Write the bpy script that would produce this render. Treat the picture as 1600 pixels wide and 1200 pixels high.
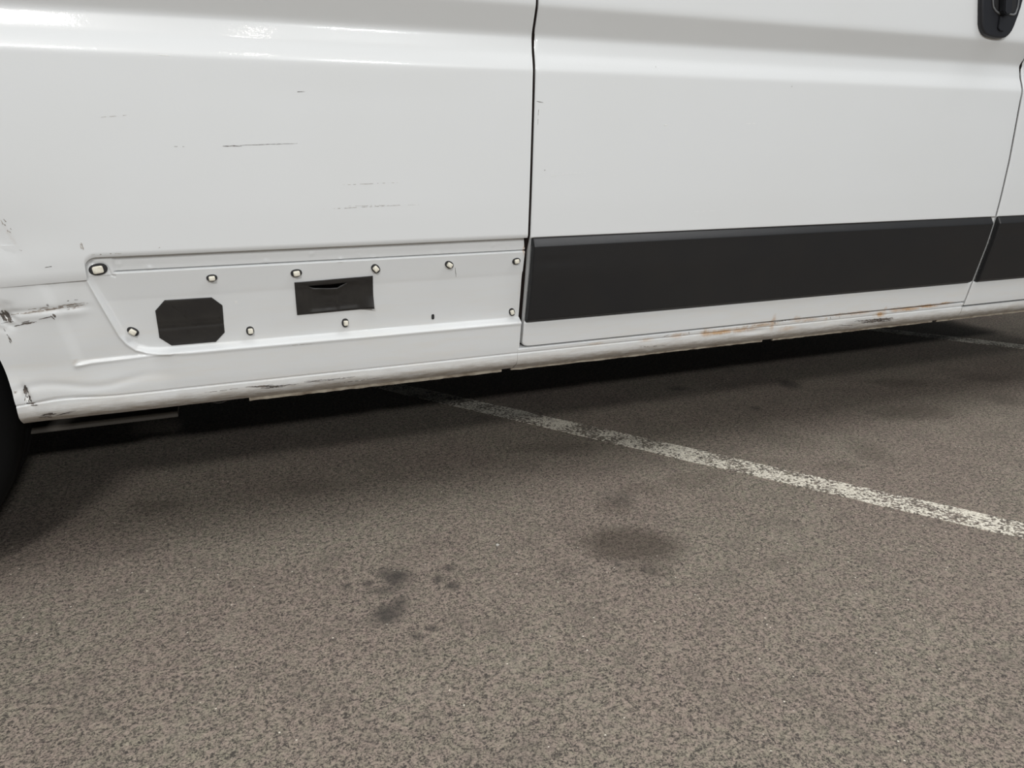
import bpy, bmesh, math, random
import numpy as np
from mathutils import Vector, Matrix

for o in list(bpy.data.objects):
    bpy.data.objects.remove(o)
S = bpy.context.scene
COL = S.collection

# ------------------------------------------------------------------ camera
PITCH, YAW = math.radians(17.55), math.radians(21.93)
FOC, CAMY, CAMH = 1150.0, -1.26, 0.72
cd = bpy.data.cameras.new('camera')
cd.sensor_width = 36.0
cd.lens = FOC / 1600.0 * 36.0
cd.clip_start = 0.02
cam = bpy.data.objects.new('camera', cd)
cam.location = (0, CAMY, CAMH)
cam.rotation_euler = (math.pi / 2 - PITCH, 0, -YAW)
COL.objects.link(cam)
S.camera = cam

# ------------------------------------------------------------------ world, lamps, exposure
w = bpy.data.worlds.new('night'); S.world = w
w.use_nodes = True
bg = w.node_tree.nodes['Background']
bg.inputs[0].default_value = (0.90, 0.96, 1.0, 1)
bg.inputs[1].default_value = 0.12
S.view_settings.view_transform = 'Standard'
S.view_settings.look = 'None'
S.view_settings.gamma = 1.0
S.view_settings.exposure = 0.0
S.view_settings.use_curve_mapping = False

def area(name, loc, target, sx, sy, power, col=(1, .95, .88)):
    l = bpy.data.lights.new(name, 'AREA'); l.shape = 'RECTANGLE'
    l.size = sx; l.size_y = sy; l.energy = power; l.color = col
    o = bpy.data.objects.new(name, l); o.location = loc
    d = Vector(target) - Vector(loc)
    o.rotation_euler = d.to_track_quat('-Z', 'Y').to_euler()
    COL.objects.link(o); return o

area('lamp_key', (-1.15, -4.2, 3.05), (0.4, 0.0, 0.3), 0.80, 0.26, 86, (1, .985, .96))
area('lamp_overhead', (-0.2, -1.9, 5.2), (-0.1, -1.0, 0.0), 2.4, 3.4, 76, (.99, .995, 1.0))
area('lamp_overhead', (3.3, -1.9, 5.2), (2.9, -1.0, 0.0), 2.4, 3.4, 156, (.99, .995, 1.0))
area('lamp_far', (0.75, -8.5, 6.4), (0.7, 0.0, 0.3), 0.34, 0.12, 14, (1, .95, .86))
area('lamp_far', (1.05, -11.5, 7.2), (0.7, 0.0, 0.3), 0.34, 0.12, 14, (1, .95, .86))
area('lamp_street', (3.0, -13.0, 6.0), (0.7, 0.0, 0.3), 0.9, 0.35, 520, (.97, .99, 1.0))

# ------------------------------------------------------------------ un-projection helpers (measuring only)
_F = Vector((math.sin(YAW), math.cos(YAW), 0)); _R = Vector((math.cos(YAW), -math.sin(YAW), 0))
_fw = _F * math.cos(PITCH) - Vector((0, 0, 1)) * math.sin(PITCH)
_dn = -_F * math.sin(PITCH) - Vector((0, 0, 1)) * math.cos(PITCH)
def _ray(u, v): return _fw + _R * ((u - 800) / FOC) + _dn * ((v - 600) / FOC)
def ground_at(u, v):
    r = _ray(u, v); t = -CAMH / r.z
    return Vector((r.x * t, CAMY + r.y * t))
def at_depth(u, v, y):
    r = _ray(u, v); t = (y - CAMY) / r.y
    return r.x * t, CAMH + r.z * t

# ------------------------------------------------------------------ the body-side section: inward offset (y) as a function of height
_pz = [0.290, .300, .307, .314, .322, .337, .351, .402, .50, .567, .63, .70, .775, .853, .857, .868, .882, .899, .906, .911, .953, .962, 1.1, 1.3, 1.6, 1.9, 2.3]
_py = [0.090, .072, .060, .052, .048, .047, .044, .036, .0175, .009, .0060, .0038, .0018, .000, .0006, .0036, .0082, .0111, .0123, .0115, -.0092, -.0102, -.013, -.009, .018, .068, .158]
_tz = np.linspace(0.28, 2.32, 4081)
_ty = np.interp(_tz, _pz, _py)
_k = np.exp(-0.5 * (np.arange(-24, 25) * 0.0005 / 0.0028) ** 2); _k /= _k.sum()
_ty = np.convolve(np.pad(_ty, 24, mode='edge'), _k, mode='valid')
def prof(z): return np.interp(z, _tz, _ty)
def on_side(u, v, extra=0.0):
    y = 0.02
    for _ in range(6):
        x, z = at_depth(u, v, y); y = float(prof(z)) + extra
    return x, z
def sm(a, b, t):
    t = np.clip((t - a) / (b - a), 0, 1); return t * t * (3 - 2 * t)
def noise2(x, z, seed, sc):
    rs = np.random.RandomState(seed); r = 0 * x
    for i in range(7):
        a, p, q = rs.uniform(0, 6.28), rs.uniform(0, 6.28), rs.uniform(.5, 1.6) * sc
        r = r + np.sin((x * math.cos(a) + z * math.sin(a)) * q + p)
    return r / 7.0

# ------------------------------------------------------------------ node helpers
def mat(name):
    m = bpy.data.materials.new(name); m.use_nodes = True
    return m, m.node_tree, m.node_tree.nodes['Principled BSDF']
class NT:
    def __init__(s, t): s.t = t
    def n(s, ty, **kw):
        nd = s.t.nodes.new(ty)
        for k, v in kw.items():
            if k == 'ins':
                for a, b in v.items():
                    if hasattr(b, 'is_output'): s.t.links.new(b, nd.inputs[a])
                    else: nd.inputs[a].default_value = b
            else: setattr(nd, k, v)
        return nd
    def math(s, op, a, b=0.0, clamp=False):
        return s.n('ShaderNodeMath', operation=op, use_clamp=clamp, ins={0: a, 1: b}).outputs[0]
    def noise(s, vec, scale, detail=3, rough=.5, dist=0.0):
        return s.n('ShaderNodeTexNoise', ins={'Vector': vec, 'Scale': scale, 'Detail': detail, 'Roughness': rough, 'Distortion': dist}).outputs['Fac']
    def rng(s, v, a, b, c=0.0, d=1.0):
        return s.n('ShaderNodeMapRange', interpolation_type='SMOOTHSTEP', ins={0: v, 1: a, 2: b, 3: c, 4: d}).outputs[0]
    def mix(s, f, a, b):
        nd = s.n('ShaderNodeMix', data_type='RGBA', clamp_factor=True)
        for i, v in ((0, f), (6, a), (7, b)):
            if hasattr(v, 'is_output'): s.t.links.new(v, nd.inputs[i])
            else: nd.inputs[i].default_value = v if i == 0 else (*v, 1)
        return nd.outputs[2]
    def stroke(s, vec, c, L, W, ang, axis='XZ', soft=.5):
        """soft elliptical mark on the surface: centre c, half-length L, half-width W, angle"""
        if axis == 'XZ': loc, rot, sc = (c[0], 0, c[1]), (0, -ang, 0), (L, 1, W)
        else: loc, rot, sc = (c[0], c[1], 0), (0, 0, ang), (L, W, 1)
        mp = s.n('ShaderNodeMapping', vector_type='TEXTURE', ins={'Vector': vec, 'Location': loc, 'Rotation': rot, 'Scale': sc}).outputs[0]
        ln = s.n('ShaderNodeVectorMath', operation='LENGTH', ins={0: mp}).outputs['Value']
        return s.rng(ln, 1.0, soft, 0.0, 1.0)
    def strokes(s, vec, items, axis='XZ', soft=.5):
        r = None
        for (c, L, W, ang, a) in items:
            m = s.stroke(vec, c, L, W, ang, axis, soft)
            m = s.math('MULTIPLY', m, a)
            r = m if r is None else s.math('MAXIMUM', r, m)
        return r

def seg(p0, p1, wpx=1.5, a=1.0, extra=0.0):
    """line mark on the body side between two measured points"""
    x0, z0 = on_side(*p0, extra); x1, z1 = on_side(*p1, extra)
    L = math.hypot(x1 - x0, z1 - z0) / 2
    return (((x0 + x1) / 2, (z0 + z1) / 2), L, wpx * 0.0006, math.atan2(z1 - z0, x1 - x0), a)

# ------------------------------------------------------------------ materials
def paint():
    m, t, b = mat('white_van_paint'); N = NT(t)
    co = N.n('ShaderNodeTexCoord').outputs['Object']
    flat = N.n('ShaderNodeVectorMath', operation='MULTIPLY', ins={0: co, 1: (1, 0, 1)}).outputs[0]
    z = N.n('ShaderNodeSeparateXYZ', ins={0: co}).outputs[2]
    jn = N.n('ShaderNodeTexNoise', ins={'Vector': co, 'Scale': 260.0, 'Detail': 3.0}).outputs['Color']
    jn = N.n('ShaderNodeVectorMath', operation='MULTIPLY_ADD', ins={0: jn, 1: (.006, 0, .006), 2: (-.003, 0, -.003)}).outputs[0]
    rag = N.n('ShaderNodeVectorMath', operation='ADD', ins={0: flat, 1: jn}).outputs[0]
    base = (.715, .730, .735)
    # grey haze of dust
    d1 = N.rng(N.noise(co, 3.0, 4), .4, .75, 0, .10)
    c = N.mix(d1, base, (.62, .62, .59))
    # streaky dirt that gets heavier below the moulding line
    st = N.n('ShaderNodeMapping', ins={'Vector': co, 'Scale': (6, 6, 40)}).outputs[0]
    sn = N.noise(st, 2.0, 5, .6)
    low = N.rng(z, .60, .33, 0, 1)
    c = N.mix(N.math('MULTIPLY', low, N.rng(sn, .38, .75, .03, .30)), c, (.70, .655, .58))
    # heavy beige grime on the rolled sill
    low2 = N.rng(z, .345, .300, 0, 1)
    g = N.math('MULTIPLY', low2, N.rng(N.noise(st, 5.0, 6, .7), .30, .68, .22, 1.0))
    c = N.mix(N.math('MULTIPLY', g, .9), c, (.29, .235, .175))
    # rust on the sill below the door
    rust = []
    for (p, L, W, a) in [((1125, 519), .055, .007, .9), ((1105, 520), .02, .010, .8), ((1160, 515), .05, .007, .7), ((1375, 491), .022, .008, .95), ((1310, 492), .03, .005, .5), ((1208, 504), .008, .02, .6),
                         ((1450, 478), .05, .0055, 1.0), ((1478, 474), .03, .004, 1.0), ((1245, 498), .012, .008, .5), ((1400, 484), .02, .008, .6), ((1340, 489), .06, .005, .55), ((1190, 508), .06, .005, .6), ((1260, 500), .05, .005, .5), ((1290, 498), .006, .012, .6), ((1383, 485), .006, .010, .7), ((1060, 524), .03, .006, .5), ((1420, 483), .05, .006, .8), ((1230, 513), .03, .006, .4), ((930, 537), .02, .004, .35), ((815, 527), .003, .012, .3), ((822, 392), .0015, .014, .7), ((1010, 531), .02, .005, .4)]:
        rust.append((on_side(*p), L * 1.3, W * 1.35, .0, a))
    rm = N.strokes(rag, rust, soft=.1)
    rm = N.math('MULTIPLY', rm, N.rng(N.noise(co, 55.0, 5, .7), .34, .54, .12, 1.0))
    c = N.mix(rm, c, (.47, .27, .11))
    # brown scrape halo
    br = [seg((5, 494), (135, 478), 9, .55), seg((100, 488), (140, 476), 7, .6), seg((0, 480), (16, 512), 11, .5), seg((24, 640), (120, 612), 7, .35), seg((40, 606), (50, 630), 7, .35), seg((0, 345), (30, 392), 7, .25), seg((110, 575), (122, 560), 9, .35), seg((140, 425), (150, 412), 7, .35), seg((820, 402), (812, 500), 5, .25)]
    bm_ = N.strokes(rag, br, soft=.0)
    c = N.mix(N.math('MULTIPLY', bm_, N.rng(sn, .3, .7, .3, 1.0)), c, (.47, .40, .33))
    t.links.new(c, b.inputs['Base Color'])
    ro = N.math('ADD', .34, N.math('MULTIPLY', low2, .35))
    t.links.new(ro, b.inputs['Roughness'])
    b.inputs['IOR'].default_value = 1.45
    t.links.new(N.math('SUBTRACT', .50, N.math('MULTIPLY', low, .35)), b.inputs['Coat Weight'])
    b.inputs['Coat Roughness'].default_value = .07
    bp = N.n('ShaderNodeBump', ins={'Strength': .10, 'Distance': .0006, 'Height': N.noise(co, 190.0, 2)}).outputs[0]
    gr = N.math('MULTIPLY', N.noise(st, 18.0, 5, .7), low2)
    bp2 = N.n('ShaderNodeBump', ins={'Strength': .6, 'Distance': .0015, 'Height': gr, 'Normal': bp}).outputs[0]
    wv = N.n('ShaderNodeBump', ins={'Strength': .35, 'Distance': .0010, 'Height': N.noise(N.n('ShaderNodeMapping', ins={'Vector': co, 'Scale': (14, 14, 30)}).outputs[0], 1.6, 4, .6), 'Normal': bp}).outputs[0]
    t.links.new(bp2, b.inputs['Normal']); t.links.new(wv, b.inputs['Coat Normal'])
    return m

def simple(name, col, rough, bump=0, bscale=400, metal=0, spec=.5, var=.0, varcol=None, vscale=20):
    m, t, b = mat(name); N = NT(t)
    co = N.n('ShaderNodeTexCoord').outputs['Object']
    if varcol:
        c = N.mix(N.rng(N.noise(co, vscale, 5, .6), .35, .70, 0, var), col, varcol)
        t.links.new(c, b.inputs['Base Color'])
    else: b.inputs['Base Color'].default_value = (*col, 1)
    b.inputs['Roughness'].default_value = rough; b.inputs['Metallic'].default_value = metal
    b.inputs['Specular IOR Level'].default_value = spec
    if bump:
        t.links.new(N.n('ShaderNodeBump', ins={'Strength': bump, 'Distance': .0006, 'Height': N.noise(co, bscale, 3)}).outputs[0], b.inputs['Normal'])
    return m

def asphalt_nodes(N, co):
    """shared colour network of the asphalt"""
    n1 = N.noise(co, 310.0, 2, .6, .8); n2 = N.noise(co, 120.0, 3, .6, .4)
    grain = N.math('ADD', N.math('MULTIPLY', n1, .60), N.math('MULTIPLY', n2, .40))
    hue = N.rng(N.noise(co, 60.0, 3, .7), .38, .62)
    lo = N.mix(hue, (0.062, 0.054, 0.047), (0.056, 0.049, 0.045))
    hi = N.mix(hue, (0.296, 0.267, 0.203), (0.311, 0.255, 0.210))
    c = N.mix(N.rng(grain, .385, .575), lo, hi)
    # pale facets of the stones
    c = N.mix(N.rng(grain, .58, .70, 0, .8), c, (0.452, 0.390, 0.316))
    # broad tone changes: pinkish, and greyer rubbed places
    big = N.rng(N.noise(co, 2.2, 4, .6), .40, .62)
    c = N.mix(N.math('MULTIPLY', big, .35), c, N.mix(N.rng(grain, .385, .60), (0.070, 0.052, 0.049), (0.322, 0.243, 0.209)))
    mid = N.noise(co, 11.0, 5, .65)
    c = N.mix(N.rng(mid, .48, .74, 0, .42), c, (0.130, 0.111, 0.093))
    c = N.mix(N.rng(mid, .46, .28, 0, .25), c, (0.339, 0.299, 0.243))
    vo = N.n('ShaderNodeTexVoronoi', ins={'Vector': co, 'Scale': 105.0})
    chip = N.math('MULTIPLY', N.rng(vo.outputs['Distance'], .20, .10), N.rng(N.n('ShaderNodeSeparateColor', ins={0: vo.outputs['Color']}).outputs[0], .955, .97))
    c = N.mix(N.math('MULTIPLY', chip, .85), c, (0.814, 0.746, 0.633))
    return c, grain

def asphalt():
    m, t, b = mat('asphalt'); N = NT(t)
    co = N.n('ShaderNodeTexCoord').outputs['Object']
    c, grain = asphalt_nodes(N, co)
    flat = N.n('ShaderNodeVectorMath', operation='MULTIPLY', ins={0: co, 1: (1, 1, 0)}).outputs[0]
    jn = N.n('ShaderNodeTexNoise', ins={'Vector': co, 'Scale': 22.0, 'Detail': 5.0, 'Roughness': .65}).outputs['Color']
    def rag(a): 
        j = N.n('ShaderNodeVectorMath', operation='MULTIPLY_ADD', ins={0: jn, 1: (a, a, 0), 2: (-a / 2, -a / 2, 0)}).outputs[0]
        return N.n('ShaderNodeVectorMath', operation='ADD', ins={0: flat, 1: j}).outputs[0]
    def ell(px, rx, ry, a, tilt=0):
        c0 = ground_at(*px); e = ground_at(px[0] + rx, px[1] + tilt); f = ground_at(px[0], px[1] + ry)
        d = e - c0
        return ((c0.x, c0.y), d.length, (f - c0).length * .95, math.atan2(d.y, d.x), a)
    oil = [ell((985, 850), 118, 46, .9, 8), ell((1010, 885), 50, 24, .45), ell((960, 792), 40, 22, .45), ell((1000, 765), 55, 14, .35), ell((1085, 748), 75, 14, .35, -10), ell((1300, 727), 50, 10, .35), ell((1360, 705), 40, 26, .35), ell((1240, 690), 60, 22, .2),
           ell((1430, 645), 90, 14, .5, -8), ell((1400, 598), 70, 9, .5), ell((1540, 590), 60, 9, .4), ell((1570, 625), 40, 12, .4), ell((1240, 870), 60, 18, .15), ell((1180, 722), 90, 10, .25), ell((240, 790), 60, 16, .4), ell((480, 760), 120, 18, .25), ell((870, 700), 130, 14, .25)]
    om = N.strokes(rag(.09), oil, 'XY', soft=.35)
    c = N.mix(N.math('MULTIPLY', om, .70), c, (.052, .040, .030))
    drip = [ell((620, 903), 30, 20, .9), ell((600, 922), 28, 10, .6), ell((604, 960), 34, 22, .85), ell((622, 945), 22, 22, .7), ell((704, 888), 12, 7, .7), ell((684, 905), 12, 8, .8), ell((707, 915), 12, 8, .8), ell((540, 914), 11, 7, .7), ell((573, 912), 13, 7, .75),
            ell((650, 996), 13, 8, .7), ell((674, 981), 13, 8, .7), ell((600, 895), 18, 10, .6), ell((1013, 893), 14, 8, .4), ell((965, 882), 8, 10, .5), ell((890, 893), 32, 14, .3),
            ell((1232, 600), 20, 9, .8), ell((1182, 638), 9, 4, .7), ell((1058, 607), 20, 5, .6), ell((968, 780), 26, 14, .35), ell((516, 793), 8, 4, .4), ell((690, 850), 28, 6, .25)]
    drip = [(c_, l_ * 1.25, w_ * 1.25, a_, k_) for (c_, l_, w_, a_, k_) in drip]
    dm = N.strokes(rag(.032), drip, 'XY', soft=.15)
    c = N.mix(N.math('MULTIPLY', dm, .85), c, (.040, .036, .033))
    pale = [ell((800, 880), 60, 3, .4, 5), ell((820, 1025), 14, 4, .8), ell((592, 848), 16, 5, .5), ell((1040, 880), 20, 6, .2), ell((690, 1007), 22, 3, .35)]
    c = N.mix(N.math('MULTIPLY', N.strokes(rag(.05), pale, 'XY', soft=.3), N.rng(N.noise(co, 160, 2), .5, .62)), c, (.42, .37, .30))
    t.links.new(c, b.inputs['Base Color'])
    t.links.new(N.math('SUBTRACT', .80, N.math('MULTIPLY', om, .22)), b.inputs['Roughness'])
    b.inputs['Specular IOR Level'].default_value = .35
    t.links.new(N.n('ShaderNodeBump', ins={'Strength': .75, 'Distance': .0022, 'Height': grain}).outputs[0], b.inputs['Normal'])
    return m

def line_paint():
    m, t, b = mat('worn_line_paint'); N = NT(t)
    co = N.n('ShaderNodeTexCoord').outputs['Object']
    c, grain = asphalt_nodes(N, co)
    wr = N.math('ADD', N.math('MULTIPLY', N.noise(co, 120.0, 4, .7), .6), N.math('MULTIPLY', N.noise(co, 14.0, 3, .6), .4))
    k = N.rng(wr, .468, .522)
    c = N.mix(k, c, N.mix(N.rng(N.noise(co, 240.0, 2), .35, .65), (.52, .475, .39), (.84, .79, .68)))
    t.links.new(c, b.inputs['Base Color']); b.inputs['Roughness'].default_value = .7
    t.links.new(N.n('ShaderNodeBump', ins={'Strength': .6, 'Distance': .0018, 'Height': N.math('ADD', grain, N.math('MULTIPLY', k, .4))}).outputs[0], b.inputs['Normal'])
    return m

M_paint = paint()
M_asph = asphalt()
M_line = line_paint()
M_mould = simple('black_textured_plastic', (.0105, .011, .0125), .44, .25, 900, var=.5, varcol=(.0150, .0145, .014), vscale=7)
M_black = simple('black_rubber', (.012, .012, .013), .6)
M_gasket = simple('clip_gasket_foam', (.022, .021, .022), .8)
M_gap = simple('door_gap_seal', (.012, .008, .007), .9, spec=.1)
M_film = simple('black_adhesive_film', (.016, .0145, .0135), .50, .15, 150, var=.7, varcol=(.026, .024, .021), vscale=40)
M_clip = simple('cream_nylon', (.86, .83, .72), .5, var=.5, varcol=(.55, .50, .40), vscale=300)
M_under = simple('dirty_underbody', (.030, .026, .023), .85, .5, 60, var=.6, varcol=(.07, .055, .04), vscale=12)
M_rail = simple('dusty_chassis_steel', (.075, .068, .057), .8, .4, 90, var=.7, varcol=(.06, .052, .045), vscale=25)
M_flange = simple('grimy_sill_flange', (.40, .36, .29), .7, .8, 120, var=.9, varcol=(.14, .105, .075), vscale=35)
M_tyre = simple('tyre_rubber', (.0035, .0035, .0035), .9, .4, 120, spec=.15)
M_rim = simple('steel_wheel', (.12, .12, .12), .5, metal=.6)
M_handle = simple('handle_plastic', (.016, .017, .021), .42, .1, 700)
M_lock = simple('grey_plastic', (.14, .145, .15), .35)
M_stone = simple('pale_stone', (.48, .46, .42), .8, .5, 300)

# ------------------------------------------------------------------ mesh helpers
def link(name, me, material, parent=None, smooth=True):
    o = bpy.data.objects.new(name, me); COL.objects.link(o)
    if material: me.materials.append(material)
    if smooth: me.polygons.foreach_set('use_smooth', [True] * len(me.polygons))
    if parent: o.parent = parent
    return o
def build(name, verts, faces, material, parent=None, smooth=True):
    me = bpy.data.meshes.new(name); me.from_pydata([tuple(map(float, v)) for v in verts], [], faces); me.update()
    return link(name, me, material, parent, smooth)

def sheet(name, X, Y, Z, material, parent, depth=.018, drop=None, hem=True):
    """bent sheet-metal panel given on a grid (rows = height upwards, cols = along x), its edges hemmed back"""
    nz, nx = X.shape
    V = np.stack([X, Y, Z], -1).reshape(-1, 3).tolist()
    F = []
    for i in range(nz - 1):
        for j in range(nx - 1):
            if drop is not None and drop[i, j]: continue
            a = i * nx + j
            F.append((a, a + 1, a + nx + 1, a + nx))
    if hem:
        loop = [j for j in range(nx)] + [i * nx + nx - 1 for i in range(1, nz)] + [(nz - 1) * nx + j for j in range(nx - 2, -1, -1)] + [i * nx for i in range(nz - 2, 0, -1)]
        n = len(loop); b0 = len(V)
        for k in loop: V.append(list(V[k]))
        b1 = len(V)
        for k in loop: V.append([V[k][0], V[k][1] + depth, V[k][2]])
        for k in range(n):
            k2 = (k + 1) % n
            F.append((b0 + k, b1 + k, b1 + k2, b0 + k2))
    return build(name, V, F, material, parent)

def axis(*segs):
    """concatenated linspace segments: (a, b, step)"""
    r = []
    for a, b, st in segs:
        n = max(1, int(round((b - a) / st)))
        r += list(np.linspace(a, b, n, endpoint=False))
    r.append(segs[-1][1]); return np.array(r)

def box(bm, a, b, bev=0.0):
    r = bmesh.ops.create_cube(bm, size=1)
    for v in r['verts']:
        v.co = Vector([(a[i] + b[i]) / 2 + v.co[i] * (b[i] - a[i]) for i in range(3)])
    if bev: bmesh.ops.bevel(bm, geom=list({e for v in r['verts'] for e in v.link_edges}), offset=bev, segments=2, affect='EDGES')
def bmobj(name, fn, material, parent=None, smooth=False):
    bm = bmesh.new(); fn(bm); me = bpy.data.meshes.new(name); bm.normal_update(); bm.to_mesh(me); bm.free()
    return link(name, me, material, parent, smooth)
def tag(o, label=None, cat=None, group=None, kind=None):
    if label: o['label'] = label
    if cat: o['category'] = cat
    if group: o['group'] = group
    if kind: o['kind'] = kind
    return o

# ------------------------------------------------------------------ setting: asphalt ground with painted lines
gm = bpy.data.meshes.new('floor')
gm.from_pydata([(-14, -14, 0), (18, -14, 0), (18, 14, 0), (-14, 14, 0)], [], [(0, 1, 2, 3)])
floor = link('floor', gm, M_asph, None, False)
tag(floor, 'worn brownish grey asphalt parking ground with dark oil stains', kind='structure')
def parking_line(p, q, wd, label):
    p = Vector(p); q = Vector(q); d = (q - p).normalized(); n = Vector((-d.y, d.x)); N_ = 70
    rs = random.Random(4); V = []; F = []
    for i in range(N_ + 1):
        c = p + (q - p) * i / N_; 
        a = c + n * (wd / 2 + rs.uniform(-.0025, .0025)); b = c - n * (wd / 2 + rs.uniform(-.0025, .0025))
        V += [(a.x, a.y, 0), (a.x, a.y, .0012), (b.x, b.y, .0012), (b.x, b.y, 0)]
    for i in range(N_):
        k = 4 * i
        for s in range(3): F.append((k + s, k + s + 1, k + 5 + s, k + 4 + s))
    return tag(build('painted_line', V, F, M_line, floor, False), label)
a, b = ground_at(1600, 830), ground_at(760, 638)
d = (b - a).normalized()
parking_line(a - d * 2.0, b + d * 1.6, .078, 'worn white painted parking line')
n = Vector((d.y, -d.x)) * -1
o2 = ground_at(1590, 541)
parking_line(o2 - d * .5, o2 + d * 1.9, .075, 'faint far painted line under the van')

# ------------------------------------------------------------------ the van
van = bpy.data.objects.new('van', None); COL.objects.link(van); van.location = (0, 0, 0)
tag(van, 'white panel van with scraped side, missing moulding and black door strip', 'van')

GZ = [.29, .307, .351, .40, .50, .60, .70, .856, .907, .962, 1.1, 2.3]
GL = [.536, .5375, .5440, .5445, .5446, .5457, .547, .5490, .5510, .5490, .549, .549]
GR = [1.783, 1.784, 1.787, 1.790, 1.790, 1.794, 1.795, 1.787, 1.780, 1.786, 1.786, 1.76]
def gapL(z): return np.interp(z, GZ, GL)
def gapR(z): return np.interp(z, GZ, GR)
ZT, ZM, ZD, ZC, ZB = .567, .402, .351, .337, .300     # moulding top, moulding bottom, door bottom, sill crease, sill bottom
HG = .0028                                            # half of the shut-line gap
REC = .012                                            # depth of the moulding recess

# ---- upper side panel of the load bay (left of the sliding door)
xs = axis((-2.3, -.5, .05), (-.5, -.19, .01), (-.19, -.16, .0008), (-.16, -.14, .002), (-.14, .53, .01), (.53, .5455, .003))
u = (xs - xs[0]) / (xs[-1] - xs[0])
ztop = 2.25
def upper_bottom(x):
    # lower lip of the sheet: steps down at the corner of the recess
    lo = np.interp(x, [-.6, -.30, -.183], [.528, .5285, .533])
    r = .010; xc = -.183
    hi = ZT
    t = np.clip((x - xc) / .018, 0, 1)
    # vertical flank then rounded corner
    arc = np.where(t < 1, np.sqrt(np.clip(1 - (1 - t) ** 2, 0, 1)), 1.0)
    return np.where(x < xc, lo, lo + (hi - lo) * (0.50 * sm(0, .06, t) + 0.50 * arc))
zb = upper_bottom(xs)
rows = np.concatenate([np.linspace(0, .10, 9)[:-1], np.linspace(.10, 1, 3)[:-1] * 0 + np.array([.10, .5])[:2]])
zfix = axis((.60, .84, .012), (.84, .98, .0025), (.98, 1.3, .03), (1.3, ztop, .08))
Z = []
for f in np.linspace(0, 1, 9)[:-1]: Z.append(zb + (.60 - zb) * f)
for z_ in zfix: Z.append(np.full_like(xs, z_))
Z = np.array(Z); X = np.tile(xs, (Z.shape[0], 1))
X = X.copy(); X[:, -1] = gapL(Z[:, -1]) - HG; X[:, -2] = X[:, -1] - .003
Y = prof(Z)
Y = Y + .0012 * noise2(X, Z, 3, 7) * sm(.60, .7, Z) * (1 - sm(.80, .85, Z))
Y = Y + .0035 * np.exp(-((X + .30) / .10) ** 2 - ((Z - .60) / .05) ** 2)              # soft dents near the wheel arch
Y = Y + .0016 * np.exp(-(((X + .30) + (Z - .62) * .7) / .012) ** 2) * sm(.54, .6, Z) * (1 - sm(.64, .70, Z))
# rolled lip along the bottom edge
lip = np.clip((Z - zb[None, :]) / .0045, 0, 1)
Y = Y + .0025 * (1 - np.sqrt(np.clip(1 - (1 - lip) ** 2, 0, 1)))
sheet('upper_side_panel', X, Y, Z, M_paint, van, depth=.012)

# ---- lower side panel with recess, bead, sill and damage
xl = axis((-.36, -.19, .0026), (-.19, -.145, .0012), (-.145, .5455, .0026))
zl = axis((.299, .333, .002), (.333, .341, .0008), (.341, .392, .0035), (.392, .414, .0014), (.414, .528, .0025), (.528, .538, .0020), (.538, .546, .00055), (.546, .590, .0024))
def arch_x(z): return -.66 + .345 * np.sqrt(np.clip(1 - ((z - .335) / np.where(z > .335, .43, .345)) ** 2, 0, 1))
X0, Z = np.meshgrid(xl, zl)
XL = arch_x(Z) + .004 * (z_ * 0 if False else 0)
XR = np.where(Z < ZC, gapL(Z) - .0006, gapL(Z) - HG)
X = XL + (X0 - xl[0]) / (xl[-1] - xl[0]) * (XR - XL)
# signed distance to the recess outline (left flank, rounded toe, bottom ridge)
poly = [(-.186, .545), (-.183, .533), (-.168, .485), (-.153, .438), (-.145, .424), (-.134, .413), (-.119, .4065), (-.100, .4035), (-.07, .4025), (.60, .4025)]
def pdist(X, Z, pl):
    D = np.full(X.shape, 9.0); Sg = np.zeros(X.shape)
    for (x0, z0), (x1, z1) in zip(pl[:-1], pl[1:]):
        dx, dz = x1 - x0, z1 - z0
        t = np.clip(((X - x0) * dx + (Z - z0) * dz) / (dx * dx + dz * dz), 0, 1)
        e = np.hypot(X - x0 - t * dx, Z - z0 - t * dz)
        side = np.sign(dx * (Z - z0) - dz * (X - x0))
        m = e < D; D = np.where(m, e, D); Sg = np.where(m, side, Sg)
    return D * Sg
sd = pdist(X, Z, poly)                                  # > 0 inside the recess
outer = np.where(Z < ZM, prof(Z), prof(Z) + .0)
shelf = .0028 * sm(-.226, -.205, X + (Z - .395) * .19)   # left corner pressed back a little between crease and bead
shelf = shelf * sm(.394, .404, Z)
corner = prof(Z) + .004 + shelf - .004 * (1 - sm(.335, .40, Z))
base_out = np.where(X < -.09, corner, prof(Z) + 0)
bl = sm(-.115, -.075, X)
base_out = corner * (1 - bl) + (prof(Z) + .001) * bl
# sheet of the inner skin: upper flange strip, its step, then the slightly tilted web
flange = prof(Z) + REC
web = prof(Z) + REC - .0026 * (1 - sm(.5395, .5418, Z)) + .0050 * np.exp(-((Z - .5428) / .0008) ** 2)
web = web + .0030 * (1 - sm(.492, .502, Z)) * 0 + .0055 * (1 - np.clip((Z - .496) / .044, 0, 1)) * (Z > .46)
web = np.where(Z > .46, web, prof(Z) + REC - .0026 + .0055)
tab = sm(-.146, -.143, X)                                # tab of the sheet round the first clip
web_t = prof(Z) + REC - .0030
top = np.where(Z > .538, web * tab + (web_t) * (1 - tab), web)
tabpx = [on_side(*p, REC) for p in [(140, 409), (150, 411.5), (162, 412.5), (168, 416), (171, 423), (174, 429.5), (180, 430.5)]]
top = top + .0030 * np.exp(-(pdist(X, Z, tabpx) / .0009) ** 2)
top = top + .0006 * noise2(X, Z, 9, 34)
w_in = sm(-.0015, .0085, sd)
Y = base_out * (1 - w_in) + top * w_in
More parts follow.
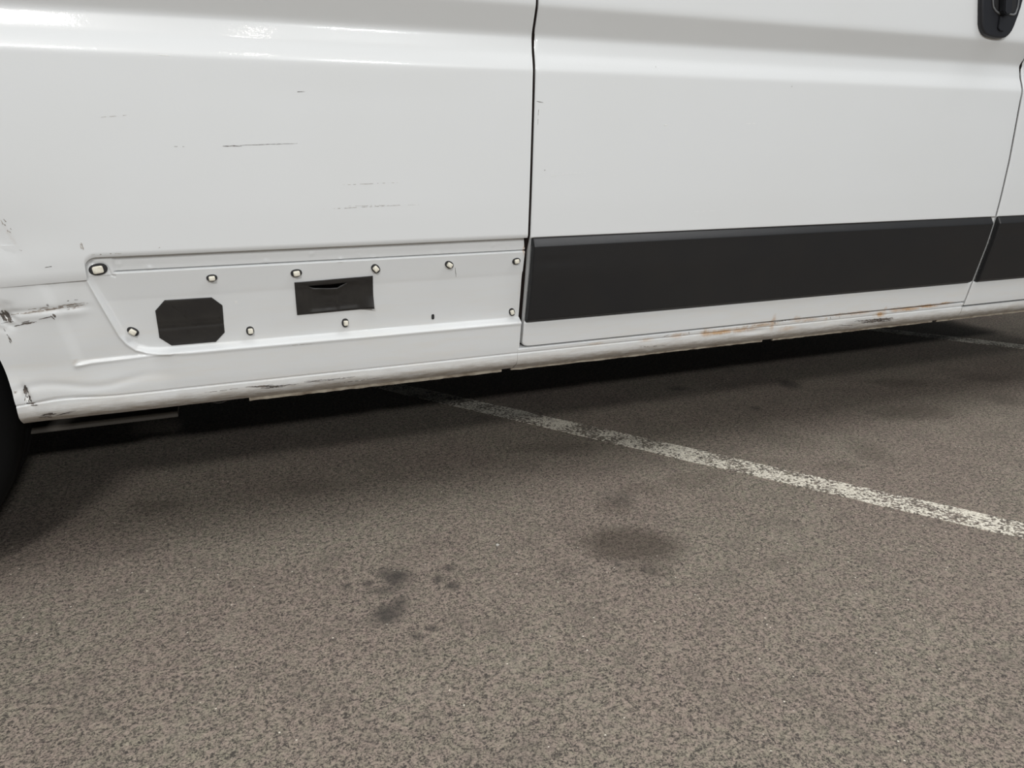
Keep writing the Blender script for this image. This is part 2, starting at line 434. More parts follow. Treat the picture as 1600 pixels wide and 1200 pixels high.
# raised bead along the flank and the ridge
Y = Y - .0024 * np.exp(-((sd + .001) / .0022) ** 2) * (1 - sm(-.10, -.05, X))
Y = Y - .0012 * np.exp(-((sd + .003) / .003) ** 2) * sm(-.10, -.05, X)
# second crease running on to the left from the ridge
cr = pdist(X, Z, [(-.222, .3945), (-.20, .398), (-.15, .3995), (-.085, .4015)])
Y = Y - .0022 * np.exp(-(cr / .003) ** 2)
# sill crease groove, and bulge of the rolled sill
Y = Y + .0026 * np.exp(-((Z - ZC - .004 * np.exp(-((X + .25) / .05) ** 2)) / .0013) ** 2)
Y = Y + .0012 * 0.5 * noise2(X, Z, 12, 45) * (1 - sm(.325, .337, Z))
# pressed dimples in the flange strip
for (px, py, r, h) in [(186, 413, 3, .0012), (234, 419, 4, .0020), (416, 408, 3.5, .0014), (487, 397, 3, .0014), (532, 406, 3.5, .0016), (583, 403, 3, .0010), (560, 399, 3, .0006), (682, 396, 4, .001), (770, 384, 2.5, .0008), (793, 386, 2.5, .0008)]:
    cx, cz = on_side(px, py, REC); r = r * .00105
    Y = Y - h * np.exp(-(((X - cx) ** 2 + (Z - cz) ** 2) / r ** 2) ** 2)
# crash damage: horizontal crease, crumpled corner and tear
cx, cz = on_side(60, 486); q = Z - cz - (X - cx) * .02
fade = (1 - sm(-.215, -.175, X))
Y = Y + .0020 * np.exp(-(q / .0035) ** 2) * fade * (1 + .5 * noise2(X, Z, 77, 150)) - .0012 * np.exp(-((q + .009) / .006) ** 2) * fade
cx, cz = on_side(8, 497)
Y = Y + .0060 * np.exp(-(((X - cx) / .012) ** 2 + ((Z - cz) / .018) ** 2)) * (1 + .9 * noise2(X, Z, 5, 420))
cx, cz = on_side(42, 620)
Y = Y + .0050 * np.exp(-(((X - cx - (Z - cz) * -.15) / .005) ** 2 + ((Z - cz) / .016) ** 2)) * (1 + .9 * noise2(X, Z, 6, 500))
Y = Y - .0040 * np.exp(-(((X - cx + .03) / .03) ** 2 + ((Z - cz) / .03) ** 2))
Y = Y + .0026 * noise2(X, Z, 8, 60) * (1 - sm(-.24, -.12, X)) 
Y = Y + .0016 * np.exp(-((Z - .362 - .006 * np.sin(X * 40)) / .006) ** 2) * (1 - sm(-.20, -.05, X))
# openings behind the torn film
hx0, hz0 = on_side(480, 487, REC); hx1, hz1 = on_side(562, 438, REC)
xc = (X[:-1, :-1] + X[1:, 1:]) / 2; zc = (Z[:-1, :-1] + Z[1:, 1:]) / 2
dropm = (xc > hx0) & (xc < hx1) & (zc > hz0) & (zc < hz1)
sheet('lower_side_panel', X, Y, Z, M_paint, van, depth=.02, drop=dropm)
_lx, _lz, _lY = X, Z, Y
def surf(x, z):
    """depth of the lower side panel at a point"""
    i = int(np.argmin(np.abs(_lz[:, 0] - z))); j = int(np.argmin(np.abs(_lx[i] - x)))
    return float(_lY[i, j])

# ---- sill under the doors
def sill(name, x0, x1, zt, seed):
    xs = axis((x0, x1, .006)); zs = axis((.299, .333, .002), (.333, .341, .0008), (.341, .3515, .0007))
    zs = zs[zs <= zt + 1e-6]
    X, Z = np.meshgrid(xs, zs)
    Y = prof(Z) + .0030 * np.exp(-((Z - ZC) / .0012) ** 2) + .0012 * 0.5 * noise2(X, Z, seed, 45) * (1 - sm(.325, .337, Z))
    Y = Y + .030 * sm(.3455, .3515, Z)                    # top ledge turning in under the door
    Y = Y + .0035 * np.exp(-(((X - 1.44) / .05) ** 2 + ((Z - .318) / .010) ** 2)) + .003 * np.exp(-(((X - 1.12) / .04) ** 2 + ((Z - .330) / .006) ** 2))
    return sheet(name, X, Y, Z, M_paint, van, depth=.03)
sill('sill_panel', .5385, 1.7835, .3515, 21)
sill('sill_panel', 1.7850, 3.05, .3350, 22)

# ---- doors
def door(name, xa, xb, z0, corner_l, corner_r, extra_left=False):
    zs = axis((z0, z0 + .016, .001), (z0 + .016, .394, .006), (.394, .410, .0016), (.410, .558, .008), (.558, .576, .0010), (.576, .84, .012), (.84, .98, .0025), (.98, 1.3, .03), (1.3, 2.05, .07))
    nx = 90
    e = np.concatenate([[0, .002, .005, .009], np.linspace(.014, 1, nx)])
    X = np.zeros((len(zs), len(e))); Z = np.tile(zs[:, None], (1, len(e)))
    for i, z_ in enumerate(zs):
        q = max(0.0, 1 - (z_ - z0) / .010); ins = .010 * (1 - math.sqrt(max(0, 1 - q * q)))
        a = float(xa(z_)) + HG + ins * corner_l; b = float(xb(z_)) - HG - ins * corner_r
        X[i] = a + np.where(e < .01, e, e) * (b - a) if False else a + (np.concatenate([e[:4], e[4:]])) * (b - a)
    Y = prof(Z)
    rec = sm(ZM - .003, ZM + .004, Z) * (1 - sm(ZT - .003, ZT + .001, Z))
    dl = X - (X[:, :1]); dr = X[:, -1:] - X
    rec = rec * sm(.0012, .0040, dl) * sm(.0012, .0040, dr)     # raised lip left and right of the moulding seat
    Y = Y + .009 * rec
    Y = Y + .0010 * noise2(X, Z, 31, 6) * sm(.60, .7, Z) * (1 - sm(.80, .85, Z))
    Y = Y + .0012 * (1 - sm(0, .003, dl)) + .0012 * (1 - sm(0, .003, dr))
    return sheet(name, X, Y, Z, M_paint, van, depth=.022)
sd_ = door('sliding_door', gapL, gapR, ZD, 1, .2)
fd_ = door('front_door', gapR, lambda z: 2.93, ZC + .0025, 0, 0)
tag(sd_, 'long white sliding door'); tag(fd_, 'edge of the white front door')

def moulding(x0t, x1t, x0b, x1b, parent, label):
    zs = axis((ZM + .0005, ZM + .010, .001), (ZM + .010, .545, .008), (.545, ZT - .0004, .0009))
    e = np.concatenate([[0, .0012, .0025, .004], np.linspace(.008, .992, 90), [.996, .9975, .9988, 1]])
    X = np.zeros((len(zs), len(e))); Z = np.tile(zs[:, None], (1, len(e)))
    for i, z_ in enumerate(zs):
        f = (z_ - zs[0]) / (zs[-1] - zs[0]); a = x0b + (x0t - x0b) * f; b = x1b + (x1t - x1b) * f
        X[i] = a + e * (b - a)
    L = (X[:, -1:] - X[:, :1])
    Y = prof(Z) - .0085
    Y = Y + .0116 * np.clip((Z - .5505) / (ZT - .5505), 0, 1) ** 1.12 + .004 * (1 - sm(ZM, ZM + .006, Z))
    dl = (X - X[:, :1]); dr = (X[:, -1:] - X)
    Y = Y + .007 * (1 - np.sqrt(np.clip(1 - (1 - np.clip(dl / .004, 0, 1)) ** 2, 0, 1))) + .007 * (1 - np.sqrt(np.clip(1 - (1 - np.clip(dr / .004, 0, 1)) ** 2, 0, 1)))
    Y = Y + .0010 * noise2(X, Z * .4, 41, 9)
    # slight buckle near the left end
    Y = Y + .0014 * np.exp(-((Z - .5235) / .003) ** 2) * sm(X[0, 0], X[0, 0] + .02, X) * (1 - sm(X[0, 0] + .06, X[0, 0] + .15, X))
    return tag(sheet('body_moulding', X, Y, Z, M_mould, parent, depth=.004), label)
moulding(.5520, 1.7815, .5500, 1.7780, sd_, 'wide black plastic rubbing strip')
moulding(1.8015, 2.90, 1.8000, 2.90, fd_, 'black rubbing strip of the front door')

# dark seals seen in the shut lines
def seal(gap, z0, z1):
    zs = np.linspace(z0, z1, 60); V = []; F = []
    for z_ in zs:
        y = float(prof(z_)) + (.0035 if z_ > ZT else .0135); x = float(gap(z_))
        V += [(x - .008, y + .012, z_), (x - .0035, y + .0004, z_), (x + .0035, y + .0004, z_), (x + .008, y + .012, z_)]
    for i in range(len(zs) - 1):
        for s in range(3): F.append((4 * i + s, 4 * i + s + 1, 4 * i + 5 + s, 4 * i + 4 + s))
    build('door_seal', V, F, M_gap, van)
seal(gapL, .340, 2.05); seal(gapR, .340, 2.05)
bmobj('door_seal', lambda bm: box(bm, (.545, .066, .343), (1.785, .072, .36)), M_gap, van)

# ---- pull handle near the front edge of the sliding door
def handle():
    root = bpy.data.objects.new('door_handle', None); COL.objects.link(root); root.parent = van
    pts_px = [(1531, -90), (1529, 35), (1531, 46), (1535, 54), (1543, 58), (1556, 60.5), (1566, 60), (1573, 55), (1579, 47), (1590, 18), (1598, -12), (1603, -90)]
    pts = [on_side(*p, -.0030) for p in pts_px]
    # smooth the outline
    for _ in range(1):
        q = []
        for i in range(len(pts)):
            a, b = pts[i], pts[(i + 1) % len(pts)]
            q += [(a[0] * .8 + b[0] * .2, a[1] * .8 + b[1] * .2), (a[0] * .2 + b[0] * .8, a[1] * .2 + b[1] * .8)]
        pts = q
    cx = sum(p[0] for p in pts) / len(pts); cz = sum(p[1] for p in pts) / len(pts)
    n = len(pts); V = []; F = []
    for (sc, dy) in [(1, 0.0), (1.0, -.005), (.975, -.0085), (.93, -.0095), (0.86, -.0095)]:
        for p in pts:
            x = cx + (p[0] - cx) * sc; z = cz + (p[1] - cz) * (1 - (1 - sc) * .5)
            V.append((x, float(prof(z)) + dy, z))
    for r in range(4):
        for i in range(n): F.append((r * n + i, r * n + (i + 1) % n, (r + 1) * n + (i + 1) % n, (r + 1) * n + i))
    F.append(tuple(4 * n + i for i in range(n)))
    build('backplate', V, F, M_handle, root, True).data.polygons[-1].use_smooth = False
    # rim of the finger pocket
    x0, z0 = on_side(1567, 6); y0 = float(prof(z0)) - .0095
    bm = bmesh.new()
    def ringtube(px, rad, col, name):
        P = [Vector((on_side(*p, -.0100)[0], float(prof(on_side(*p, -.0100)[1])) - .0100, on_side(*p, -.0100)[1])) for p in px]
        # catmull smooth
        Q = []
        for i in range(len(P) - 1):
            p0, p1, p2, p3 = P[max(i - 1, 0)], P[i], P[i + 1], P[min(i + 2, len(P) - 1)]
            for k in range(6):
                t = k / 6; Q.append(.5 * ((2 * p1) + (p2 - p0) * t + (2 * p0 - 5 * p1 + 4 * p2 - p3) * t * t + (3 * p1 - p0 - 3 * p2 + p3) * t ** 3))
        Q.append(P[-1]); V = []; F = []
        for i, c in enumerate(Q):
            d = (Q[min(i + 1, len(Q) - 1)] - Q[max(i - 1, 0)]).normalized(); a = Vector((0, 1, 0)); s_ = d.cross(a).normalized()
            for k in range(8):
                th = k * math.pi / 4; V.append(c + (s_ * math.cos(th) + a * math.sin(th) * .7) * rad)
        for i in range(len(Q) - 1):
            for k in range(8): F.append((i * 8 + k, i * 8 + (k + 1) % 8, i * 8 + 8 + (k + 1) % 8, i * 8 + 8 + k))
        F.append(tuple(range(8))); F.append(tuple(range(len(V) - 8, len(V))))
        build(name, V, F, col, root)
    bm.free()
    ringtube([(1556, -80), (1552, -30), (1551.5, 4), (1554, 14), (1560, 20), (1568, 22.5), (1576, 22), (1584, 23), (1588, 18), (1592, -2), (1598, -80)], .0022, M_lock, 'pocket_rim')
    # dark pocket floor and the pull grip across it
    def slab(px, y0, y1, name, material, bev):
        def fn(bm):
            vs = []
            for p in px:
                x, z = on_side(*p, y0); vs.append(bm.verts.new((x, float(prof(z)) + y1, z)))
            f = bm.faces.new(vs)
            r = bmesh.ops.extrude_face_region(bm, geom=[f]); nv = [v for v in r['geom'] if isinstance(v, bmesh.types.BMVert)]
            for v in nv: v.co.y += y0 - y1
            bmesh.ops.recalc_face_normals(bm, faces=bm.faces)
            bmesh.ops.bevel(bm, geom=list(bm.edges), offset=bev, segments=2, affect='EDGES')
        return bmobj(name, fn, material, root, False)
    slab([(1557, -80), (1553, 4), (1556, 14), (1563, 20), (1583, 20), (1587, 14), (1596, -80)], -.0102, -.004, 'finger_pocket', M_black, .0006)
    slab([(1573, -90), (1570, 18), (1573, 23), (1579, 23), (1582, 17), (1589, -90)], -.024, -.010, 'pull_grip', M_handle, .002)
    slab([(1563, 25), (1560, 44), (1563, 48), (1568, 49), (1571, 46), (1573, 25)], -.0125, -.0090, 'lock_cover', M_handle, .001)
    return root
handle()

# ---- trim clips left behind in the recess: gasket + nylon pin
def stadium(n, a, b, p=2.6):
    r = []
    for i in range(n):
        t = 2 * math.pi * i / n; c, s = math.cos(t), math.sin(t)
        r.append((a * math.copysign(abs(c) ** (2 / p), c), b * math.copysign(abs(s) ** (2 / p), s)))
    return r
def ringed(n, rings):
    """stacked outlines: (a, b, power, depth) -> closed front"""
    V = []; F = []
    for (a, b, p, dy) in rings:
        for (x, z) in stadium(n, a, b, p): V.append((x, dy, z))
    for r in range(len(rings) - 1):
        for i in range(n): F.append((r * n + i, r * n + (i + 1) % n, (r + 1) * n + (i + 1) % n, (r + 1) * n + i))
    F.append(tuple((len(rings) - 1) * n + i for i in range(n)))
    return V, F
def clip_meshes():
    V, F = ringed(24, [(.0086, .0064, 2.2, .002), (.0086, .0064, 2.2, -.0016), (.0078, .0056, 2.2, -.0028), (.0058, .0040, 2.4, -.0030), (.0048, .0034, 2.4, -.0012)])
    g = bpy.data.meshes.new('gasket'); g.from_pydata(V, [], F); g.materials.append(M_gasket); g.polygons.foreach_set('use_smooth', [True] * len(g.polygons))
    V, F = ringed(20, [(.0047, .0040, 5, -.001), (.0050, .0042, 5, -.0068), (.0047, .0038, 4.5, -.0082), (.0036, .0028, 3, -.0088), (.0012, .0009, 2, -.0088)])
    p = bpy.data.meshes.new('pin'); p.from_pydata(V, [], F); p.materials.append(M_clip); p.polygons.foreach_set('use_smooth', [True] * len(p.polygons))
    return p, g
PIN, GASK = clip_meshes()
clips = [(153.5, 420.5, 8, 1.3, 1.35, .7), (331, 434, 3, .98, .85, 1), (463, 426.5, 6, 1.08, 1.0, 1), (587, 419.5, -50, 1.0, 1.05, 1), (702, 413.5, -32, .98, 1.0, 1), (807, 408, 8, .92, .95, .75),
         (801, 488, -72, .92, .9, .75), (540, 505, 90, .92, .95, 1), (391, 517.5, 92, .90, 1.0, 1), (207.5, 518.5, -38, 1.08, .95, 1)]
for i, (px, py, ang, sx, sz, pr) in enumerate(clips):
    x, z = on_side(px, py, REC + (-.002))
    y = surf(x, z)
    c = bpy.data.objects.new('trim_clip', PIN); COL.objects.link(c); c.parent = van
    rz = math.radians(ang)
    c.location = (x, y - .0002, z); c.rotation_euler = (.10, -rz, 0); c.scale = (sx if i else 1.5, pr, sz)
    c['label'] = 'cream nylon trim clip'
    g = bpy.data.objects.new('rubber_gasket', GASK); COL.objects.link(g); g.parent = c
    g['label'] = 'black oval gasket'
    if pr < 1: g.scale = (1, 1 / pr, 1)

# ---- black film patches
def film(name, outline_px, hfun, label, n1, n2, slit=None):
    """four-sided patch on the web; outline corners tl, tr, br, bl"""
    c = [on_side(*p, REC - .001) for p in outline_px]
    V = []; F = []
    def P(u, v):   # v 0 top .. 1 bottom
        t = Vector(c[0]) * (1 - u) + Vector(c[1]) * u; b = Vector(c[3]) * (1 - u) + Vector(c[2]) * u
        return t * (1 - v) + b * v
    def strip(v0, v1, rows, ex):
        base = len(V)
        for j in range(rows + 1):
            for i in range(n1 + 1):
                u = i / n1; v = v0(u) + (v1(u) - v0(u)) * j / rows; p = P(u, v)
                V.append((p.x, surf(p.x, p.y) - .0006 + hfun(u, v) + ex(u, v, j / rows), p.y))
        for j in range(rows):
            for i in range(n1):
                a = base + j * (n1 + 1) + i; F.append((a, a + n1 + 1, a + n1 + 2, a + 1))
    if slit:
        strip(lambda u: 0, slit[0], 6, lambda u, v, f: 0)
        strip(slit[1], lambda u: 1, n2, slit[2])
    else: strip(lambda u: 0, lambda u: 1, n2, lambda u, v, f: 0)
    o = build(name, V, F, M_film, van)
    bm = bmesh.new(); bm.from_mesh(o.data); bmesh.ops.remove_doubles(bm, verts=bm.verts, dist=.00002); bm.to_mesh(o.data); bm.free()
    o['label'] = label
    m = o.modifiers.new('thick', 'SOLIDIFY'); m.thickness = .0007; m.offset = 0
    return o
def sunk(u, v):   # film sagging into the opening behind it, plus loose lower right corner
    a = sm(.14, .21, u) * (1 - sm(.74, .86, u)) * sm(.10, .22, v) * (1 - sm(.86, .95, v))
    return float(.0022 * a - .0018 * a * math.exp(-((u - .53) / .012) ** 2) - .009 * max(0, (u - .80) / .2) ** 1.6 * max(0, (v - .55) / .45) ** 1.4 - .0012)
s0 = lambda u: float(.135 + .03 * np.sin(u * 9) * 0 + .02 * (1 - abs(u - .43) / .3 if abs(u - .43) < .3 else 0))
def s1(u):
    t = (u - .17) / (.66 - .17)
    if t <= 0 or t >= 1: return s0(u)
    return s0(u) + .125 * (min(1, t / .12) ** .7 * .55 + .45 * min(1, t / .75)) * min(1, (1 - t) / .27)
def lipout(u, v, f):
    t = (u - .17) / .49
    if t <= 0 or t >= 1: return 0.0
    return -.0035 * math.sin(math.pi * t) * max(0, 1 - f * 4)
film('film_patch', [(460, 441.5), (582.5, 431), (584, 481.5), (464.5, 492.5)], sunk, 'torn rectangular black film patch', 60, 14, (s0, s1, lipout))

oct_px = [(257, 469.5), (330.5, 465), (347.5, 477.5), (351, 520), (337.5, 534.5), (268, 540.5), (249, 528.5), (242.5, 486)]
def octagon():
    """eight-sided patch with a pressed cross of creases"""
    def dist(bm):
        vs = []
        for p in oct_px:
            x, z = on_side(*p, REC - .001); vs.append(bm.verts.new((x, 0, z)))
        f = bm.faces.new(vs)
        bmesh.ops.triangulate(bm, faces=[f])
        bmesh.ops.subdivide_edges(bm, edges=list(bm.edges), cuts=0)
        x0, z0 = on_side(296, 510, REC); 
        # slice into a fine lattice so that the creases take shape
        xa = min(v.co.x for v in bm.verts); xb = max(v.co.x for v in bm.verts); za = min(v.co.z for v in bm.verts); zb_ = max(v.co.z for v in bm.verts)
        for k in np.arange(xa + .002, xb, .0025): bmesh.ops.bisect_plane(bm, geom=bm.verts[:] + bm.edges[:] + bm.faces[:], plane_co=(k, 0, 0), plane_no=(1, 0, 0))
        for k in np.arange(za + .002, zb_, .0025): bmesh.ops.bisect_plane(bm, geom=bm.verts[:] + bm.edges[:] + bm.faces[:], plane_co=(0, 0, k), plane_no=(0, 0, 1))
        for v in bm.verts:
            x, z = v.co.x, v.co.z
            zc_ = z0 + .000 + (x - x0) * .01
            y = surf(x, z) - .0012
            y += .0011 * math.exp(-((z - zc_) / .0022) ** 2) - .0005 * math.exp(-((x - x0) / .002) ** 2) * (abs(z - z0) < .03)
            v.co.y = y
        bmesh.ops.recalc_face_normals(bm, faces=bm.faces)
    o = bmobj('film_patch', dist, M_film, van, True)
    o['label'] = 'octagonal black film patch'
    m = o.modifiers.new('thick', 'SOLIDIFY'); m.thickness = .0007; m.offset = 0
octagon()

# small slotted hole in the web, its shaded inside put in as a black disc
x, z = on_side(677, 495, REC)
V, F = ringed(20, [(.0028, .0054, 3, .004), (.0028, .0054, 3, -.0005), (.0025, .0051, 3, -.0007), (.0008, .002, 3, -.0007)])
o = build('slot_hole_disc', V, F, M_black, van, False); o.location = (x, surf(x, z), z)

# ---- sill flange under the rolled edge, body floor, rails, wheel and shell
def flange(x0, x1, zb, seed):
    xs = axis((x0, x1, .01)); rs = random.Random(seed); V = []; F = []
    for x in xs:
        zz = zb + rs.uniform(-.0006, .0006)
        V += [(x, .074, .304), (x, .076, zz), (x, .080, zz), (x, .080, .306)]
    for i in range(len(xs) - 1):
        for s in range(3): F.append((4 * i + s, 4 * i + s + 1, 4 * i + 5 + s, 4 * i + 4 + s))
    build('sill_flange', V, F, M_flange, van, False)
flange(.03, .515, .293, 1); flange(.535, 1.17, .294, 2); flange(1.20, 1.72, .294, 3); flange(1.735, 3.0, .294, 4)
bmobj('body_floor', lambda bm: (box(bm, (-.28, .075, .33), (3.05, 1.85, .36)), box(bm, (-2.3, .35, .60), (-.28, 1.6, .63)), box(bm, (-2.3, 1.84, .30), (3.05, 1.90, .6))), M_under, van)
bmobj('chassis_rail', lambda bm: (box(bm, (-.60, .20, .2375), (-.0975, .26, .2490), .001), box(bm, (-.60, .256, .2475), (-.0975, .26, .335))), M_rail, van)
bmobj('spring_hanger', lambda bm: box(bm, (-.42, .62, .16), (-.30, .74, .335), .008), M_under, van)
bmobj('heat_shield', lambda bm: box(bm, (-.20, .30, .25), (.9, .95, .332), .01), M_under, van)
def cable():
    V = []; F = []; n = 24
    for i in range(n + 1):
        t = i / n; x = -.045 + .05 * t; z = .3035 - .011 * math.sin(math.pi * t); y = .085
        for k in range(6):
            th = k * math.pi / 3; V.append((x, y + .0006 * math.cos(th), z + .0006 * math.sin(th)))
    for i in range(n):
        for k in range(6): F.append((i * 6 + k, i * 6 + (k + 1) % 6, i * 6 + 6 + (k + 1) % 6, i * 6 + 6 + k))
    build('hanging_cable', V, F, M_rail, van)
cable()

def wheel(cx, cy, sgn):
    R_, Wd = .335, .215
    def lathe(pr, n=96):
        V = []; F = []
        for i in range(n):
            th = 2 * math.pi * i / n
            for (r, y) in pr: V.append((cx + r * math.cos(th), cy + sgn * y, .335 + r * math.sin(th)))
        m = len(pr)
        for i in range(n):
            for k in range(m - 1): F.append((i * m + k, i * m + k + 1, ((i + 1) % n) * m + k + 1, ((i + 1) % n) * m + k))
        return V, F
    V, F = lathe([(.205, .012), (.215, .002), (.24, -.003), (.27, -.004), (.30, .002), (.318, .012), (.328, .022), (.335, .045), (.335, .085), (.327, .087), (.327, .093), (.335, .095), (.335, .125), (.327, .127), (.327, .133), (.335, .135), (.335, .175), (.326, .195), (.30, .212), (.25, .215), (.205, .205)])
    t = build('wheel', V, F, M_tyre, van)
    V, F = lathe([(0, .05), (.05, .05), (.07, .03), (.10, .045), (.15, .055), (.18, .03), (.19, .012), (.205, .010), (.207, .02), (.19, .04), (.19, .20)])
    build('rim', V, F, M_rim, t)
wheel(-.66, .062, 1); wheel(-.66, 1.86, -1); wheel(3.35, .062, 1)

def shell(bm):
    pr = [(.62, 1.86), (1.2, 1.92), (1.9, 1.86), (2.2, 1.76), (2.34, 1.55), (2.38, .9), (2.34, .30), (2.25, .165)]
    vs = [[bm.verts.new((x, y, z)) for (z, y) in pr] for x in (-2.3, 3.05)]
    for i in range(len(pr) - 1): bm.faces.new((vs[0][i], vs[1][i], vs[1][i + 1], vs[0][i + 1]))
    for s in (0, 1):
        bm.faces.new([v for v in vs[s]] + [bm.verts.new((-2.3 if s == 0 else 3.05, .02, .62))])
bmobj('body_shell', shell, M_paint, van)
# inner skin that closes the body behind door tops and windows
bmobj('upper_door_frame', lambda bm: box(bm, (.55, .10, 2.04), (2.95, .16, 2.24), .01), M_paint, van)
bmobj('wheel_arch_liner', lambda bm: (box(bm, (-1.08, .10, .80), (-.24, .38, .82)), box(bm, (-.262, .10, .34), (-.24, .38, .82)), box(bm, (-1.08, .37, .34), (-.24, .38, .82))), M_black, van)
# panel behind the arch
xs = axis((-2.3, -1.0, .05)); zs = axis((.32, .60, .02)); X, Z = np.meshgrid(xs, zs)
XR = -.66 - .345 * np.sqrt(np.clip(1 - ((Z - .335) / .43) ** 2, 0, 1)); X = -2.3 + (X + 2.3) / 1.3 * (XR + 2.3)
sheet('rear_corner_panel', X, prof(Z) + .003, Z, M_paint, van)

# ------------------------------------------------------------------ scratches and scuffs: ragged flakes lying on the paint
from mathutils.bvhtree import BVHTree
DARK = [((348, 228), (378, 228), 1.5), ((375, 227), (465, 224), .8, .9), ((272, 229), (288, 229), 1.0, .5), ((500, 327), (620, 321), .8, .45), ((540, 322), (655, 320), .6, .35),
        ((535, 289), (622, 285), .7, .3), ((150, 184), (205, 179), .6, .2), ((462, 144), (476, 143), .9, .5), ((838, 158), (849, 160), 1.0, .8), ((842, 160), (840, 195), .8, .6), ((822, 216), (829, 216), .9, .7),
        ((850, 266), (853, 265), 1.5, .8), ((1024, 105), (1026, 105), 2.0, .5), ((1236, 135), (1238, 135), 2.0, .5), ((256, 175), (260, 175), 1.2, .4),
        ((70, 418), (86, 416), 1.2, .6), ((156, 374), (166, 372), 1.0, .35), ((124, 376), (131, 392), 3.5, .25), ((140, 398), (190, 396), 1.4, .35), ((248, 388), (254, 383), 1.5, .25),
        ((2, 342), (18, 365), 3.5, .35), ((28, 388), (34, 394), 2, .35),
        ((711, 418), (713, 433), 1.2, .9, .012), ((450, 540), (490, 537), .8, .4),
        ((0, 507), (30, 502), 1.2, .5), ((18, 510), (60, 500), 3.2, .85), ((60, 500), (85, 493), 1.6, .6), ((80, 492), (88, 499), 4, .8), ((98, 472), (121, 470), 1.6, .7), ((70, 477), (78, 477), 2, .8),
        ((100, 487), (140, 474), 2.6, .40), ((10, 492), (138, 475), 3.5, .45), ((0, 486), (14, 507), 7, .8), ((10, 525), (19, 542), 2.2, .8), ((4, 515), (12, 528), 1.5, .5),
        ((36, 602), (41, 617), 4.5, .95), ((40, 614), (50, 632), 4.0, .9), ((39, 632), (60, 630), 4.2, .8), ((40, 612), (39, 632), 1.5, .8), ((20, 614), (28, 612), 2.2, .4),
        ((60, 652), (90, 648), 5, .9), ((80, 650), (120, 642), 2.0, .8), ((320, 614), (380, 606), 1.0, .7), ((380, 607), (470, 601), 3.6, .9), ((450, 600), (560, 589), 1.8, .8), ((520, 600), (600, 590), 1.2, .6),
        ((1035, 527), (1045, 523), 1.4, .9), ((1332, 505), (1396, 498), 5.5, .9), ((1310, 508), (1335, 509), 1.5, .8), ((1000, 542), (1040, 540), 1.5, .5),
        ((1101, 512), (1101, 520), 1.4, .7), ((1076, 515), (1077, 523), 1.3, .7), ((1211, 500), (1211, 508), 1.5, .7), ((1297, 493), (1298, 500), 1.2, .8), ((1311, 491), (1312, 497), 1.2, .8), ((1330, 488), (1331, 493), 1.2, .8), ((1382, 481), (1383, 486), 1.5, .8), ((1401, 481), (1402, 485), 1.5, .8),
        ((1150, 512), (1240, 500), 1.6, .4)]
LITE = [((246, 86), (266, 87), 1.6, .9), ((1036, 195), (1044, 195), 2, .9), ((1166, 193), (1180, 193), 1.2, .4), ((850, 274), (880, 274), .8, .4), ((860, 275), (920, 268), .7, .25), ((42, 619), (42, 630), 4, .8), ((365, 473), (377, 473), 1.8, .9, .012), ((1084, 331), (1118, 329), .8, .2)]
M_scr = simple('scraped_primer', (.075, .066, .060), .8, var=.8, varcol=(.20, .17, .145), vscale=160)
M_scuff = simple('light_scuff', (.24, .205, .175), .7, var=.8, varcol=(.50, .47, .43), vscale=160)
M_chip = simple('bare_white_chip', (.86, .86, .84), .6)
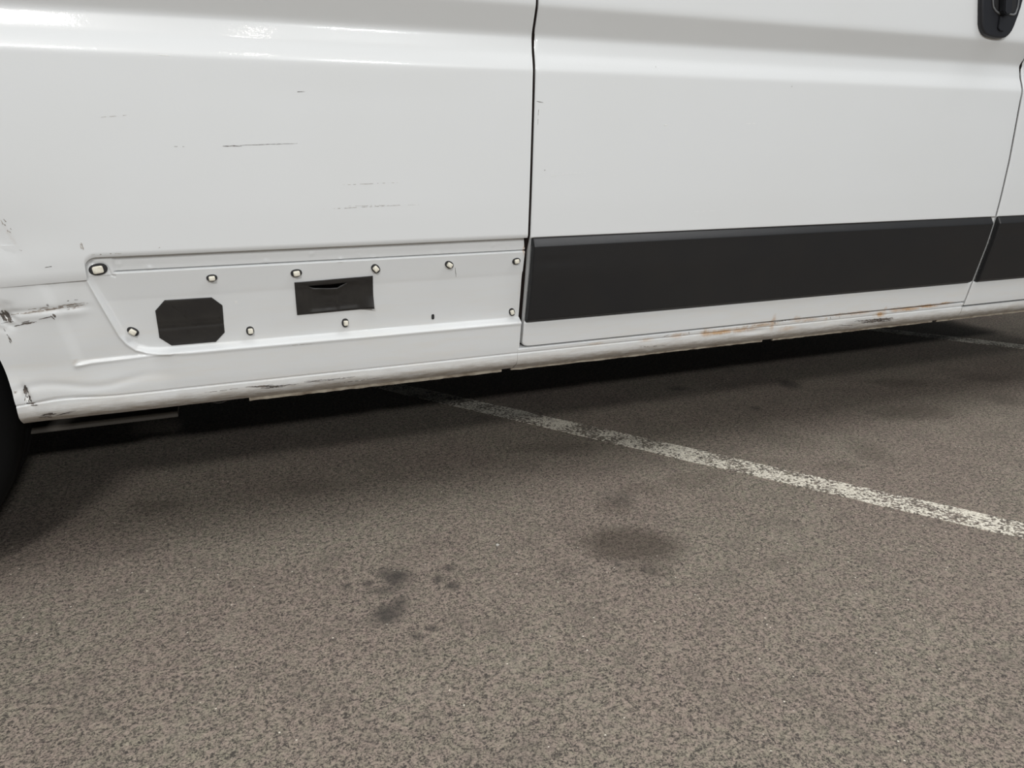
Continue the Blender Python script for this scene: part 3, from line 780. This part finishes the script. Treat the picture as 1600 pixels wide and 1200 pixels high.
def scratches(panel, items, material, seed, zr, lo=0.0, hi=2.0):
    me = panel.data
    bvh = BVHTree.FromPolygons([v.co for v in me.vertices], [tuple(p.vertices) for p in me.polygons])
    rs = random.Random(seed); V = []; F = []
    def put(x, z):
        h = bvh.ray_cast(Vector((x, -.5, z)), Vector((0, 1, 0)), .8)
        return None if h[0] is None else h[0].y - .00035
    for it in items:
        (p0, p1), wpx, al = it[:2], it[2], it[3] if len(it) > 3 else 1.0
        ex = it[4] if len(it) > 4 else 0.0
        if not (lo <= al < hi): continue
        x0, z0 = on_side(*p0, ex); x1, z1 = on_side(*p1, ex)
        if not (zr[0] <= (x0 + x1) / 2 < zr[1] and zr[2] <= (z0 + z1) / 2 < zr[3]): continue
        L = math.hypot(x1 - x0, z1 - z0); 
        if L < 1e-5: continue
        dx, dz = (x1 - x0) / L, (z1 - z0) / L; W = wpx * .00078
        strands = 1 if wpx < 1.7 else int(2 + wpx * 1.2)
        for s_ in range(strands):
            off = 0 if strands == 1 else rs.uniform(-1, 1) * W
            a0 = 0 if strands == 1 else rs.uniform(0, .5); a1 = 1 if strands == 1 else rs.uniform(a0 + .2, 1)
            n = max(3, int(L * (a1 - a0) / .0022)); prev = None; wob = 0
            for i in range(n + 1):
                t = a0 + (a1 - a0) * i / n; wob = wob * .8 + rs.uniform(-1, 1) * W * .22
                hw = (W * .55 if strands == 1 else W * .34) * math.sin(math.pi * min(max(i / n, .04), .96)) ** .5 * rs.uniform(.45, 1.15)
                cxx = x0 + dx * L * t - dz * (off + wob); czz = z0 + dz * L * t + dx * (off + wob)
                q0 = (cxx - dz * hw, czz + dx * hw); q1 = (cxx + dz * hw, czz - dx * hw)
                y0 = put(*q0); y1 = put(*q1)
                if y0 is None or y1 is None or rs.random() > (.55 + .5 * al): prev = None; continue
                V += [(q0[0], y0, q0[1]), (q1[0], y1, q1[1])]; cur = len(V) - 2
                if prev is not None: F.append((prev, prev + 1, cur + 1, cur))
                prev = cur
    if F:
        o = build('scratches', V, F, material, panel, False); o['kind'] = 'stuff'
        o['label'] = {M_scr.name: 'dark scratches in the paint', M_scuff.name: 'faint grey scuffs in the paint', M_chip.name: 'bare white chips in the paint'}[material.name]
P_ = {o.name: o for o in van.children}
def both(panel, zr, sd):
    scratches(panel, DARK, M_scr, sd, zr, .5); scratches(panel, DARK, M_scuff, sd + 20, zr, 0, .5); scratches(panel, LITE, M_chip, sd + 50, zr)
both(P_['upper_side_panel'], (-3, .547, .55, 3), 1)
both(P_['lower_side_panel'], (-3, .537, 0, .55), 2)
both(P_['sliding_door'], (.547, 1.79, .351, 3), 3)
both(P_['sill_panel'], (.537, 1.79, 0, .351), 4)

# ------------------------------------------------------------------ small stone on the asphalt
def pebble(px, r, seed, label):
    g = ground_at(*px); rs = random.Random(seed)
    def fn(bm):
        bmesh.ops.create_icosphere(bm, subdivisions=2, radius=r)
        for v in bm.verts:
            k = 1 + rs.uniform(-.18, .18); v.co = Vector((v.co.x * k * 1.2, v.co.y * k, v.co.z * k * .8))
    o = bmobj('pebble', fn, M_stone); o.location = (g.x, g.y, r * .72)
    tag(o, label, 'pebble')
pebble((777, 853), .0028, 1, 'tiny pale pebble on the asphalt left of the big oil stain')
